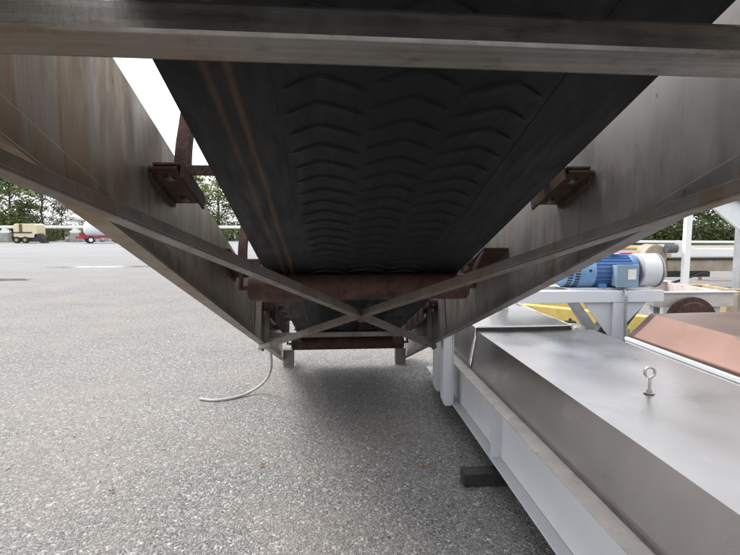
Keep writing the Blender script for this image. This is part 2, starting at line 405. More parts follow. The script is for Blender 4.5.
# belt: return run below, round the tail pulley, troughed carrying run above
NBELT = .552; BX0, BX1 = -.292, .597; BC = (BX0 + BX1) / 2; BW = BX1 - BX0
def bsec(a, n, trough=0.):
    pts = []
    for i in range(17):
        u = -1 + 2 * i / 16; half = BW / 2; cw = .36
        if abs(u) <= cw: x, dn = u * half, 0
        else:
            L = (abs(u) - cw) * half; an = R(33) * trough; x = math.copysign(cw * half + L * math.cos(an), u); dn = L * math.sin(an)
        pts.append((BC + x, a, n + dn))
    return pts
secs = []
N1, N2 = NBELT, NBELT + .30; AT = 5.52; rp = (N2 - N1) / 2
k = 0
for i in range(0, 44): secs.append(bsec(A0 + .2 + (AT - A0 - .2) * i / 43, N1))
for i in range(1, 12):
    t = -math.pi / 2 + math.pi * i / 12; secs.append(bsec(AT + rp * math.cos(t), (N1 + N2) / 2 + rp * math.sin(t)))
for i in range(0, 30):
    a = AT - (AT - A0 - .2) * i / 29; secs.append(bsec(a, N2, min(1, (AT - a) / 1.2)))
b = MB(); TK = .011
nv = []; 
pin = []
for i, s_ in enumerate(secs):
    ps = [F(*p) for p in s_]
    d = Vector(secs[min(i + 1, len(secs) - 1)][8]) - Vector(secs[max(i - 1, 0)][8])
    # inward normal in the (a, n) plane
    nn = Vector((0, -d.z, d.y)).normalized() * TK
    pi = [F(p[0], p[1] + nn.y, p[2] + nn.z) for p in s_]
    nv += ps; pin += pi
n = len(nv); fs = []
W = 17
for i in range(len(secs) - 1):
    for j in range(W - 1):
        a = i * W + j
        fs.append((a, a + W, a + W + 1, a + 1)); fs.append((n + a, n + a + 1, n + a + W + 1, n + a + W))
    fs.append((i * W, n + i * W, n + i * W + W, i * W + W)); e = i * W + W - 1
    fs.append((e, e + W, n + e + W, n + e))
b.add(nv + pin, fs, True)
# chevron cleats moulded into the outer face
def chev(x0, x1, a, amp, ap=.5, dep=.045, ht=.0046):
    N = 10; rows = []
    for i in range(N + 1):
        u = i / N; x = x0 + (x1 - x0) * u
        k = u / ap if u < ap else (1 - u) / (1 - ap)
        k2 = min(k, 1); rnd = 1 - abs(1 - k2) ** 1.25
        ac = a + amp * (1 - rnd)
        e = min(1, min(u, 1 - u) / .10) ; hh = ht * (.12 + .88 * e); dd = dep * (.55 + .45 * e)
        rows.append([F(x, ac, NBELT + .0015), F(x, ac + .0045, NBELT - hh), F(x, ac + dd * .3, NBELT - hh * .8), F(x, ac + dd, NBELT + .0015)])
    vs = [p for r in rows for p in r]; fs = []
    for i in range(N):
        for j in range(3): q = i * 4 + j; fs.append((q, q + 1, q + 5, q + 4))
    fs += [(3, 2, 1, 0), tuple(N * 4 + j for j in range(4))]
    b.add(vs, fs, False)
cw = (.413 + .091) / 3
a = -1.6
while a < 5.45:
    for c, (off, ap) in enumerate(((.022, .42), (.0, .54), (.030, .60))):
        chev(-.091 + c * cw + .003, -.091 + (c + 1) * cw - .003, a + off, .046, ap)
    a += .0850
# raised ribs either side of the pattern
for x in (-.106, .424):
    b.box((x, -1.6, NBELT - .001), (x + .004, 5.45, NBELT + .001), F)
belt = b.build('belt', 'belt', conv)

# idler stations
def roller(x0, x1, a, n, r, m, parent, name='roller', n2=None):
    c = MB(); n2 = n if n2 is None else n2
    p, q = F(x0, a, n), F(x1, a, n2); ax = (q - p); L = ax.length
    c.lathe(p, ax, [(-.028, .011), (.0, .011), (.001, r * .82), (.012, r), (L - .012, r), (L - .001, r * .82), (L, .011), (L + .028, .011)], 26)
    return c.build(name, m, parent)
for st_a in (-4.30, -3.12, -1.94, -.76, .44, 1.62, 2.80, 3.98, 4.30, 4.62, 4.94):
    near = 1.0 < st_a < 3.5
    fr = MB()
    fr.box((XL + .075, st_a - .035, .708), (XR - .075, st_a - .029, .744), F)       # base angle
    fr.box((XL + .075, st_a - .0288, .736), (XR - .075, st_a + .030, .744), F)
    for x, sg in ((XL, 1), (XR, -1)):
        # foot angle along the plate and curved end stand
        xa, xb = sorted((x + sg * .014, x + sg * .094)); fr.box((xa, st_a - .15, .690), (xb, st_a + .15, .698), F)
        xa, xb = sorted((x + sg * .094, x + sg * .102)); fr.box((xa, st_a - .14, .655), (xb, st_a + .14, .7075), F)
        N = 8; vs = []
        for i in range(N + 1):
            t = i / N; xc = x + sg * (.064 - .006 * math.sin(t * 3.1) + .004 * t); w = .025 - .003 * t; nn_ = .699 + .225 * t
            k_ = .018 if i == N else 0
            vs += [F(xc - w, st_a - .020, nn_ + (k_ if sg > 0 else 0)), F(xc + w, st_a - .020, nn_ - (k_ if sg > 0 else -k_)), F(xc + w, st_a + .020, nn_ - (k_ if sg > 0 else -k_)), F(xc - w, st_a + .020, nn_ + (k_ if sg > 0 else 0))]
        fr.add(vs, [(3, 2, 1, 0), tuple(N * 4 + q for q in range(4))] + [(i * 4 + q, i * 4 + (q + 1) % 4, i * 4 + 4 + (q + 1) % 4, i * 4 + 4 + q) for i in range(N) for q in range(4)])
        xm = BC - sg * .19
        fr.box((xm - .02, st_a - .02, .7445), (xm + .02, st_a + .02, .80), F)
    idl = fr.build('idler_frame', 'rust', conv, bev=.002)
    roller(BC - .155, BC + .155, st_a + .0, N2 - .048, .046, 'rust', idl)
    for sg in (-1, 1):
        dx = .29 * math.cos(R(33)); dn = .29 * math.sin(R(33))
        if st_a < 4.2: roller(BC + sg * .19, BC + sg * (.19 + dx), st_a + .004, N2 - .040, .046, 'rust', idl, n2=N2 - .040 + dn)
        else: roller(BC + sg * .19, BC + sg * .44, st_a + .004, N2 - .047, .046, 'rust', idl)
    # steel shelf brackets welded to the plates, with bolts
    for x, sg in ((XL, 1), (XR, -1)):
        br = MB()
        if st_a < 4.2:
            xa, xb = sorted((x + sg * .0006, x + sg * .086)); br.box((xa, st_a - .145, .679), (xb, st_a + .145, .6885), F)
            xa, xb = sorted((x + sg * .0006, x + sg * .008)); br.prism([(xa, st_a - .13, .6785), (xa, st_a + .13, .6785), (xa, st_a + .12, .655), (xa, st_a - .12, .655)], (xb - xa, 0, 0), F)
            bo = br.build('bracket', M['bracket'], conv, bev=.002)
            for da in (-.09, .09):
                bt = MB()
                bt.cyl(F(x + sg * .05, st_a + da, .664), F(x + sg * .05, st_a + da, .7), .009, seg=6)
                bt.cyl(F(x + sg * .05, st_a + da, .668), F(x + sg * .05, st_a + da, .6785), .016, seg=6)
                bt.build('bolt', 'bolt', bo)
# return rollers on drop hangers
for ra in (-2.81, -.24, 2.335, 4.93):
    r = roller(-.372, .645 if ra < 4 else .70, ra, .4905, .060, 'rust', conv, 'return_roller')
    for x, sg in ((XL, 1), (XR, -1)):
        h = MB(); N = 8; xe = -.412 if sg > 0 else (.685 if ra < 4 else .74)
        for i in range(N):
            def hr(t): return (xe - sg * (.055 * (1 - t) ** 2 - .012 * math.sin(t * math.pi)), .662 - .178 * t)
            (xa, na), (xb, nb) = hr(i / N), hr((i + 1) / N)
            h.hexa([F(xb - .006, ra - .024, nb), F(xb + .006, ra - .024, nb), F(xb + .006, ra + .024, nb), F(xb - .006, ra + .024, nb),
                    F(xa - .006, ra - .024, na), F(xa + .006, ra - .024, na), F(xa + .006, ra + .024, na), F(xa - .006, ra + .024, na)])
        xa, xb = sorted((x + sg * .0006, xe - sg * .045)); h.box((xa, ra - .03, .6625), (xb, ra + .30, .671), F)
        h.build('hanger', 'rust', conv, bev=.0015)
roller(-.36, .655, AT, (N1 + N2) / 2, rp - .0005, 'rust', conv, 'tail_pulley')

# square cross tubes
def sq(a, n, m, name='cross_tube', w=.050, h=.048, bevel=.007, sk=0):
    t = MB(); t.box((XL + .0015, a, n), (XR - .0065, a + w, n + h), lambda x, aa, nn: F(x, aa + sk * (x - .05), nn)); return t.build(name, m, conv, bev=bevel)
sq(.517, .3985, 'tube', sk=.014); sq(-2.55, .395, 'tube')
sq(4.45, .498, 'tube', 'cross_bar', .04, .042, .003)

# crossed angle braces below the flanges
def brace(p, q, n, name='cross_brace'):
    p = Vector(p); q = Vector(q); d = (q - p).normalized(); s = Vector((-d.y, d.x)) * 1.0
    if s.y > 0: s = -s                     # towards the camera (smaller a)
    b = MB()
    def pt(base, side, nn): v = base + s * side; return F(v.x, v.y, nn)
    # bottom leg
    b.hexa([pt(p, -.0165, n), pt(q, -.0165, n), pt(q, .0165, n), pt(p, .0165, n), pt(p, -.0165, n + .006), pt(q, -.0165, n + .006), pt(q, .0165, n + .006), pt(p, .0165, n + .006)])
    b.hexa([pt(p, .0115, n + .0062), pt(q, .0115, n + .0062), pt(q, .0165, n + .0062), pt(p, .0165, n + .0062), pt(p, .0115, n + .033), pt(q, .0115, n + .033), pt(q, .0165, n + .033), pt(p, .0165, n + .033)])
    return b.build(name, M['brace'], conv, bev=.0015)
brace((-.545, .735), (.845, 4.16), .356); brace((.85, .775), (-.545, 4.03), .3595)
bt = MB(); bt.cyl(F(.1418, 2.427, .340), F(.1418, 2.427, .357), .015, seg=6); bt.build('bolt', 'bracket', conv)
for x, a in ((-.515, 3.96), (.818, 4.09)):
    bt = MB(); bt.cyl(F(x, a, .344), F(x, a, .3575), .012, seg=6); bt.build('bolt', 'bracket', conv)
brace((-.545, -2.9), (.845, .45), .356); brace((.85, -2.9), (-.545, .40), .3595)

# feet at the tail and tall trestle legs behind the camera
for x in (XL + .030, XR - .145):
    l = MB(); l.box((x, 5.50, .012), (x + .115, 5.60, .19)); o = l.build('leg', 'plate_r', conv, bev=.003)
    p = MB(); p.box((x - .004, 5.49, 0), (x + .125, 5.61, .0115)); p.build('foot_plate', M['bolt'], o, bev=.002)
for x in (XL - .09, XR + .01):
    yy = -3.6; zt = F(0, -3.8, .7).z
    l = MB(); l.box((x, yy, .012), (x + .08, yy + .08, zt)); o = l.build('leg', 'tube', conv, bev=.003)
    p = MB(); p.box((x - .06, yy - .06, 0), (x + .14, yy + .14, .0115)); p.build('foot_plate', M['bolt'], o)
l = MB(); l.box((XL - .008, -3.595, 1.2), (XR + .008, -3.535, 1.26)); l.build('cross_tube', 'tube', conv)
# skirt boards near the tail, made tall to fill bright gaps with dark
for x, sg in ((XL, 1), (XR, -1)):
    sk = MB(); xa, xb = sorted((x + sg * .105, x + sg * .112)); sk.box((xa, 4.05, .57), (xb, 5.45, .83), F); sk.build('skirt_board', 'rust', conv, bev=.001)
# yellow pull cord sagging past the idler stands
c = MB(); pts = []
for i in range(25):
    t = i / 24; pts.append(F(-.44 + .02 * math.sin(t * 5), 1.8 + 2.4 * t, .95 - .06 * math.sin(t * math.pi)))
c.tube(pts, .006, 6); c.build('pull_cord', 'yellow', conv)
# pale hose hanging from the left plate down to the gravel
def bez(P, n=40):
    out = []
    P = [Vector(p) for p in P]
    P = [P[0] * 2 - P[1]] + P + [P[-1] * 2 - P[-2]]
    for i in range(1, len(P) - 2):
        for k in range(n // (len(P) - 3)):
            t = k / (n // (len(P) - 3)); a, b_, c_, d = P[i - 1:i + 3]
            out.append(.5 * ((2 * b_) + (c_ - a) * t + (2 * a - 5 * b_ + 4 * c_ - d) * t * t + (3 * b_ - a - 3 * c_ + d) * t ** 3))
    out.append(P[-2]); return out
h = MB(); h.tube(bez([(-.505, 4.30, .46), (-.515, 4.40, .31), (-.565, 4.55, .17), (-.65, 4.62, .07), (-.76, 4.56, .02), (-.88, 4.47, .012), (-1.01, 4.43, .012), (-1.145, 4.476, .012)], 56), .0115, 10)
h.build('hose', 'hose', conv)

# ------------------------------------------------------------------ HOODED VIBRATING FEEDER (right)
Y0, YS, YE = -1.4, 3.67, 4.95
ma = thing('hooded_trough', (1.5, 1.6, 0), 'white steel trough under bare grey metal hood with one lifting eye', 'machine')
ZB, ZT = .13, .455
def zw(y, x=0): return .006 * noise.noise(Vector((x, y * 2.2, 7)))
ch = MB(); ch.box((1.012, Y0, ZB + .0005), (1.020, YE, ZT - .0005)); cho = ch.build('side_channel', 'white', ma)
fl = MB(); fl.box((.945, Y0, ZB - .008), (1.0115, YE, ZB)); fl.build('bottom_flange', 'white', cho, bev=.002)
tf = MB(); NN = 60
for i in range(NN):
    ya, yb = Y0 + (YE - Y0) * i / NN, Y0 + (YE - Y0) * (i + 1) / NN
    for q in (0,):
        tf.hexa([(.950 + zw(ya, 3), ya, ZT - .006 + zw(ya)), (1.055, ya, ZT - .006), (1.055, yb, ZT - .006), (.950 + zw(yb, 3), yb, ZT - .006 + zw(yb)),
                 (.950 + zw(ya, 3), ya, ZT + .002 + zw(ya)), (1.055, ya, ZT + .004), (1.055, yb, ZT + .004), (.950 + zw(yb, 3), yb, ZT + .002 + zw(yb))])
tf.build('top_flange', 'flange', cho)
for y in (2.90, 1.35, -.2):
    s_ = MB(); s_.box((.950, y, ZB + .0005), (1.0115, y + .008, ZT - .012)); s_.build('stiffener', 'white', cho)
cf_ = MB(); cf_.box((2.02, Y0, ZB), (2.028, YE, ZT)); cf_.box((2.0285, Y0, ZT - .006), (2.06, YE, ZT + .002)); cf_.build('side_channel', 'white', ma)
ub = MB(); ub.box((1.0205, Y0 + .002, ZB + .06), (2.0195, YE, ZB + .07)); ub.build('pan', M['grey'], ma)
# end plate of the trough towards the camera side
ub = MB(); ub.box((1.021, Y0, ZB + .071), (2.019, Y0 + .008, ZT)); ub.build('end_plate', 'white', ma)
# hood as a gently dented sheet: sloping left side, wide top, right side
def sheet(xs, zs, y0, y1, ny, dents, amp, nx=None, thick=.004):
    b = MB(); cols = []
    for (xa, za), (xb, zb), n_ in zip(zip(xs, zs), zip(xs[1:], zs[1:]), nx):
        for i in range(n_): cols.append((xa + (xb - xa) * i / n_, za + (zb - za) * i / n_, i / n_, n_ > 5))
    cols.append((xs[-1], zs[-1], 0, False))
    vs = []
    for j in range(ny + 1):
        y = y0 + (y1 - y0) * j / ny
        for x, z, u, top in cols:
            dz = 0
            edge = math.sin(math.pi * u) ** .5 if u > 0 else 0
            if u > 0: dz = amp * edge * noise.noise(Vector((x * 1.6, y * 1.3, 2)))
            for cx, cy, cr, cd in dents:
                q = ((x - cx) ** 2 + ((y - cy) / 1.4) ** 2) / cr ** 2
                if q < 1: dz += cd * (1 - q) ** 2 * (edge if u > 0 else .25)
            vs.append((x + (dz * .3 if u == 0 else 0), y, z + dz))
    W_ = len(cols); fs = [(j * W_ + i, j * W_ + i + 1, (j + 1) * W_ + i + 1, (j + 1) * W_ + i) for j in range(ny) for i in range(W_ - 1)]
    b.add(vs, fs, True); return b
dents = [(1.25, 3.45, .22, -.012), (1.55, 3.2, .25, .012), (1.5, 2.6, .3, -.008), (1.2, 1.6, .3, .006)]
hd = sheet([1.030, 1.078, 1.96, 2.03], [ZT + .006, .742, .742, ZT + .006], Y0, YS, 90, dents, .006, nx=[8, 26, 6])
ho = hd.build('hood', 'hood', ma); 
sm = ho.modifiers.new('thickness', 'SOLIDIFY'); sm.thickness = .003; sm.offset = -1
ep = MB(); ep.prism([(1.034, YS + .0, ZT + .006), (1.082, YS, .738), (1.956, YS, .738), (2.026, YS, ZT + .006)], (0, -.004, 0)); ep.build('hood_end', M['dark'], ma)  # near-black end keeps the seam gap dark by colour
ss = MB(); ss.box((1.075, YS + .016, .70), (1.795, YS + .022, .7645)); ss.build('seam_shade', 'dark', ma)  # added dark strip, blocks light and paints shade into the seam gap
# lifting eye
e = MB(); ex, ey, ez = 1.46, 2.20, .742
pts = [(ex, ey, ez + .02 + i * .012) for i in range(9)]
cx, cz, rr = ex, ez + .098, .024
e.tube([(ex, ey, ez + .004), (ex, ey, ez + .03), (ex + .001, ey, ez + .068)] + [(cx + rr * math.sin(t), ey + .004 * math.sin(t / 2), cz - rr * math.cos(t)) for t in [.25 + i * (5.35 / 20) for i in range(21)]], .0068, 10)
eo = e.build('lifting_eye', 'bolt', ma)
e.__init__(); e.cyl((ex, ey, ez + .002), (ex, ey, ez + .006), .024, seg=20); e.cyl((ex, ey, ez + .0062), (ex, ey, ez + .018), .013, seg=6); e.build('washer_nut', 'bolt', eo)
# rear cover, sitting slightly proud, its seam gap darkened by the strip above
cv = sheet([1.024, 1.068, 1.80, 1.83], [ZT + .010, .768, .772, .66], YS + .010, YE - .02, 24, [(1.3, 4.2, .3, .01)], .006, nx=[6, 20, 4])
co = cv.build('rear_cover', 'hood', ma); sm = co.modifiers.new('thickness', 'SOLIDIFY'); sm.thickness = .004; sm.offset = -1
cf2 = MB(); cf2.box((1.835, YS + .02, .73), (1.86, YE, .755)); cf2.build('cover_rail', M['flange'], ma)
for y in (YS + .12, YE - .1):
    k_ = MB(); k_.box((1.80, y - .05, .778), (1.87, y, .790)); k_.cyl((1.835, y - .02, .789), (1.835, y - .02, .808), .012, seg=8); k_.build('clamp', M['black'], co)
# two white uprights on the corner
for y, xo, zt in ((3.86, .965, 1.0), (4.22, .975, 1.0)):
    p = MB(); w = .115
    p.prism([(xo - .095, y, ZB + .03), (xo - .075, y, ZB - .02), (xo - .022, y, ZB - .02), (xo - .022, y, zt), (xo - .095, y, zt)], (0, .09, 0))
    p.box((xo - .0215, y - .02, ZB + .001), (xo - .0155, y + .11, zt)); p.build('upright', 'white', ma, bev=.003)
# legs of the trough behind, hidden below
for y in (-1.0,):
    for x in (1.1, 1.9):
        p = MB(); p.box((x, y, 0), (x + .08, y + .08, ZB + .058)); p.build('leg', 'white', ma)

bk = MB(); bk.box((.765, 2.80, 0), (1.62, 2.90, .082)); tag(bk.build('support_block', 'black', bev=.006), 'black timber block lying on gravel under the edge of the white trough', 'block')
bk = MB(); bk.box((.985, 2.815, .0825), (1.12, 2.885, .1215)); tag(bk.build('wood_wedge', 'wood', bev=.003), 'small brown wood packer between black block and white trough', 'wood block')
bk = MB(); bk.box((1.00, 4.5, 0), (1.9, 4.62, .1215)); tag(bk.build('support_block', 'black', bev=.006), 'black timber block under the far end of the white trough', 'block')
bk = MB(); bk.box((1.00, .3, 0), (1.9, .42, .1215)); tag(bk.build('support_block', 'black', bev=.006), 'black timber block under the near end of the white trough', 'block')

# ------------------------------------------------------------------ COPPER COLOURED HOODED TROUGH (far right)
mb = thing('copper_hooded_trough', (2.8, 1.6, 0), 'copper brown metal hood on white edged trough, right of the grey hood', 'machine')
hd = sheet([2.085, 2.25, 3.35, 3.5], [.745, .900, .900, .73], -1.0, 3.42, 60, [(2.8, 3.0, .4, -.015), (2.5, 2.4, .35, .01)], .01, nx=[8, 26, 6])
ho = hd.build('hood', 'hood2', mb); sm = ho.modifiers.new('thickness', 'SOLIDIFY'); sm.thickness = .004; sm.offset = -1
p = MB(); p.box((2.065, -1.0, .715), (2.10, 3.42, .737)); p.box((2.072, -1.0, .20), (2.08, 3.42, .7145)); p.box((3.49, -1.0, .2), (3.50, 3.42, .725)); p.build('side_channel', 'white', mb, bev=.002)
p = MB(); p.prism([(2.09, 3.42, .74), (2.25, 3.42, .893), (3.35, 3.42, .893), (3.495, 3.42, .735), (3.485, 3.42, .21), (2.085, 3.42, .21)], (0, -.004, 0)); p.build('end_plate', 'dgrey', mb)
for y in (-.8, 3.1):
    for x in (2.12, 3.38):
        p = MB(); p.box((x, y, 0), (x + .08, y + .08, .71)); p.build('leg', 'white', mb)
# rimmed tray behind it
tr = thing('rimmed_tray', (3.25, 4.7, 0), 'dirty white rimmed tray with rusty inside, behind the copper brown hood', 'tray')
p = MB(); p.box((2.88, 4.30, .80), (3.60, 4.325, .925)); p.box((2.88, 5.2, .80), (3.60, 5.225, .925)); p.box((2.88, 4.326, .80), (2.905, 5.199, .925)); p.box((3.575, 4.326, .80), (3.60, 5.199, .925)); p.build('rim', 'flange', tr, bev=.003)
p = MB(); p.box((2.85, 4.275, .927), (3.63, 4.34, .938)); p.box((2.85, 5.18, .927), (3.63, 5.25, .938)); p.build('lip', 'white', tr, bev=.002)
p = MB(); p.box((2.906, 4.326, .81), (3.574, 5.199, .82)); p.build('floor_pan', 'rust_lt', tr)
p = MB(); p.lathe((3.15, 4.24, .66), (0, -1, 0), [(0, .02), (.001, .24), (.03, .24), (.031, .20), (.06, .19), (.061, .05), (.10, .05), (.101, .01)], 40); p.build('drive_wheel', 'rust', tr)
for x in (2.92, 3.5):
    for y in (4.4, 5.1):
        p = MB(); p.box((x, y, 0), (x + .06, y + .06, .799)); p.build('leg', 'white', tr)

# ------------------------------------------------------------------ MOTOR STAND
ms = thing('motor_stand', (2.2, 4.2, 0), 'white gusseted steel stand carrying a blue electric motor and round belt guard', 'motor stand')
p = MB(); p.box((1.42, 4.06, .885), (2.78, 4.16, .983)); bm_ = p.build('beam', 'white', ms, bev=.004)
p = MB(); p.box((1.42, 4.42, .885), (2.78, 4.50, .983)); p.build('beam', 'white', ms, bev=.004)
p = MB(); p.box((2.0, 4.161, .9835), (2.72, 4.42, .995)); p.build('base_plate', 'white', ms)
p = MB(); p.box((2.345, 4.065, 0), (2.445, 4.155, .8845)); p.build('post', 'white', ms, bev=.004)
p = MB(); p.prism([(2.345, 4.10, .8845), (2.10, 4.10, .8845), (2.12, 4.10, .86), (2.345, 4.10, .58)], (0, .012, 0)); p.build('gusset', 'white', ms)
p = MB(); p.prism([(2.445, 4.10, .8845), (2.66, 4.10, .8845), (2.64, 4.10, .86), (2.445, 4.10, .66)], (0, .012, 0)); p.build('gusset', 'white', ms)
p = MB(); p.prism([(1.98, 4.08, .8845), (2.06, 4.08, .8845), (2.20, 4.08, .70), (2.20, 4.08, 0), (2.12, 4.08, 0), (2.12, 4.08, .68)], (0, .08, 0)); p.build('post', 'grey', ms, bev=.003)
for x in (1.50, 2.62):
    p = MB(); p.box((x, 4.425, 0), (x + .08, 4.495, .8845)); p.build('post', 'white', ms)
# the motor: axis across, fan cowl at the left, terminal box facing the camera
my, mz = 4.27, 1.135
p = MB(); p.lathe((2.205, my, mz), (1, 0, 0), [(0, .125), (.001, .128), (.35, .128), (.36, .137), (.395, .137), (.40, .10), (.415, .06)], 40)
mo = p.build('motor', 'blue', ms)
p = MB()
for i in range(26):
    t = i / 26 * 2 * math.pi; cs_, sn_ = math.cos(t), math.sin(t)
    if -.95 < cs_ * -1 < -.55: pass
    c0, c1 = .127, .143; px, pz = -sn_ * .003, cs_ * .003
    p.hexa([(2.22, my + cs_ * c0 + px, mz + sn_ * c0 + pz), (2.55, my + cs_ * c0 + px, mz + sn_ * c0 + pz), (2.55, my + cs_ * c0 - px, mz + sn_ * c0 - pz), (2.22, my + cs_ * c0 - px, mz + sn_ * c0 - pz),
            (2.22, my + cs_ * c1 + px, mz + sn_ * c1 + pz), (2.55, my + cs_ * c1 + px, mz + sn_ * c1 + pz), (2.55, my + cs_ * c1 - px, mz + sn_ * c1 - pz), (2.22, my + cs_ * c1 - px, mz + sn_ * c1 - pz)])
p.build('cooling_fin', 'blue', mo)
p = MB(); p.lathe((1.935, my, mz), (1, 0, 0), [(0, .05), (.001, .100), (.02, .126), (.06, .140), (.29, .145), (.293, .128)], 40); fc = p.build('fan_cowl', 'blue_lt', mo)
# vent slots in rows round the cowl, near-black blocks painting the shaded openings
p = MB()
for row, (xa, xb) in enumerate(((1.985, 2.025), (2.045, 2.085))):
    for i in range(36):
        t = i / 36 * 2 * math.pi + row * .08; r0, r1 = .136, .1435 + .002 * row
        t2 = t + .075
        def c_(x, tt, r): return (x, my + math.cos(tt) * r, mz + math.sin(tt) * r)
        p.hexa([c_(xa, t, r0), c_(xb, t, r0), c_(xb, t2, r0), c_(xa, t2, r0), c_(xa, t, r1), c_(xb, t, r1), c_(xb, t2, r1), c_(xa, t2, r1)])
p.build('vent_slot', 'dark', mo)
p = MB(); p.cyl((2.17, my - .149, mz + .01), (2.17, my - .137, mz + .01), .012, seg=14); p.build('plug', 'dark', mo)
p = MB(); p.box((2.365, my - .20, mz - .120), (2.545, my - .120, mz + .055)); p.box((2.358, my - .212, mz - .128), (2.552, my - .2005, mz + .063)); p.build('terminal_box', 'bluegrey', mo, bev=.010)
p = MB(); p.box((2.455, my - .2155, mz - .06), (2.525, my - .2125, mz + .025)); p.build('nameplate', 'label', mo)
p = MB(); p.box((2.36, my - .085, mz + .1465), (2.46, my - .035, mz + .150)); p.build('nameplate', 'label', mo)
p = MB()
for x in (2.26, 2.46): p.box((x, my - .12, .9955), (x + .07, my + .12, mz - .10))
p.build('mounting_foot', 'blue', mo, bev=.004)
# belt guard: grey disc facing left, white drum
p = MB(); p.lathe((2.625, my, mz), (1, 0, 0), [(0, .02), (.001, .138), (.006, .146), (.02, .150), (.021, .02)], 44); go = p.build('guard_disc', 'grey', ms)
p = MB(); p.lathe((2.647, my, mz), (1, 0, 0), [(0, .02), (.001, .144), (.16, .144), (.165, .138), (.166, .03)], 44); p.build('guard_drum', 'white', ms)
p = MB(); p.lathe((2.8135, my, mz), (1, 0, 0), [(0, .02), (.001, .150), (.012, .150), (.013, .02)], 44); p.build('guard_rim', 'grey', ms)
# slanting lower guard and conduit
p = MB(); p.prism([(2.48, 4.18, .884), (2.72, 4.18, .884), (2.34, 4.18, .38), (2.10, 4.18, .38)], (0, .12, 0)); p.build('belt_guard', 'dgrey', ms, bev=.006)
p = MB(); p.tube(bez([(2.44, my - .16, mz - .13), (2.43, 4.03, .96), (2.43, 4.03, .85), (2.435, 4.03, .70), (2.44, 4.03, .45), (2.40, 4.05, .1)], 40), .014, 8); p.build('conduit', 'grey', ms)

# ------------------------------------------------------------------ YARD BEHIND, RIGHT
def pipe(name, p, q, r, m, label, cat, seg=14, group=None):
    b = MB(); b.cyl(p, q, r, seg=seg); o = b.build(name, m); return tag(o, label, cat, group)
# yellow pieces behind the grey hood
p = thing('yellow_skid', (3.0, 6.8, 0), 'yellow painted steel skid lying low behind the grey hood', 'skid')
b = MB(); b.hexa([(2.2, 7.2, .28), (3.7, 5.7, .28), (3.8, 5.8, .28), (2.3, 7.3, .28), (2.2, 7.2, .46), (3.7, 5.7, .46), (3.8, 5.8, .46), (2.3, 7.3, .46)]); b.build('beam', 'yellow', p, bev=.01)
b = MB(); b.hexa([(2.6, 8.2, .28), (4.1, 6.7, .28), (4.2, 6.8, .28), (2.7, 8.3, .28), (2.6, 8.2, .46), (4.1, 6.7, .46), (4.2, 6.8, .46), (2.7, 8.3, .46)]); b.build('beam', 'yellow', p, bev=.01)
for x, y in ((2.32, 7.12), (3.55, 5.9), (2.7, 8.1), (3.95, 6.88)):
    b = MB(); b.box((x, y, 0), (x + .08, y + .08, .279)); b.build('foot', 'yellow', p)
yb = thing('yellow_pipe_stub', (1.12, 7.6, 0), 'short yellow pipe stub on gravel just beyond the tail of the belt conveyor', 'pipe')
b = MB(); b.cyl((1.12, 7.6, 0), (1.12, 7.6, .30), .05, seg=16); b.build('pipe', 'yellow', yb)
b = MB(); b.cyl((1.12, 7.6, .3005), (1.12, 7.6, .33), .07, seg=16); b.build('cap', 'yellow', yb)

# white post and handrail
wp = thing('white_post', (8.65, 11.9, 0), 'tall slim white steel post standing right of the blue motor', 'post')
b = MB(); b.box((8.58, 11.84, .012), (8.73, 11.96, 3.4)); b.build('shaft', 'white_far', wp, bev=.01)
b = MB(); b.box((8.45, 11.75, 0), (8.86, 12.05, .011)); b.build('base_plate', 'white_far', wp)
gr = thing('grey_hopper_stand', (5.9, 6.9, 0), 'grey steel hopper on a round rusty based post at the right edge', 'hopper')
b = MB(); b.box((5.89, 6.95, .55), (6.05, 7.1, 3.0)); b.build('post', 'grey', gr, bev=.008)
b = MB(); b.box((5.87, 6.93, 0), (6.07, 7.12, .549)); b.build('post_base', 'tan', gr, bev=.008)
b = MB(); b.prism([(5.00, 6.98, 2.14), (5.18, 6.98, 1.98), (5.885, 6.98, 1.46), (5.885, 6.98, 2.6), (5.00, 6.98, 2.6)], (0, .05, 0)); b.build('gusset', M['tankw'], gr)
b = MB(); b.prism([(5.25, 6.9, 2.30), (5.5, 6.9, 1.98), (6.6, 6.9, 1.60), (7.2, 6.9, 3.0), (5.0, 6.9, 3.0)], (0, .04, 0)); b.build('hopper_plate', 'tan', gr)

# white handrail with saddle supports
rl = thing('white_rail', (9.5, 17, 0), 'low white pipe rail on white brackets in front of the right hand trees', 'rail')
b = MB(); b.cyl((6.5, 17.6, 1.04), (18, 17.0, .98), .045, seg=12); b.build('rail_pipe', 'white_far', rl)
for x in (8.2, 11.9, 15.6):
    b = MB(); b.prism([(x - .35, 17.33, .93), (x + .35, 17.33, .93), (x + .12, 17.33, .72), (x - .12, 17.33, .72)], (0, .1, 0)); o = b.build('saddle', 'white_far', rl)
    b = MB(); b.box((x - .1, 17.3, 0), (x + .1, 17.46, .719)); b.build('support', 'concrete', rl)
# white box beam with slanted end
wb = thing('white_beam', (10.5, 14, 0), 'thick white steel beam with slanted end resting on trestles beyond the white post', 'beam')
b = MB(); b.prism([(9.90, 14.0, 1.12), (10.02, 14.0, 1.14), (10.45, 14.0, .92), (16, 14.0, .86), (16, 14.0, .64), (10.2, 14.0, .70)], (0, .2, 0)); b.build('box_beam', 'white_far', wb, bev=.01)
for x in (10.6, 15.0):
    b = MB(); b.box((x, 14.02, 0), (x + .12, 14.18, .66)); b.build('trestle_leg', 'tan', wb)
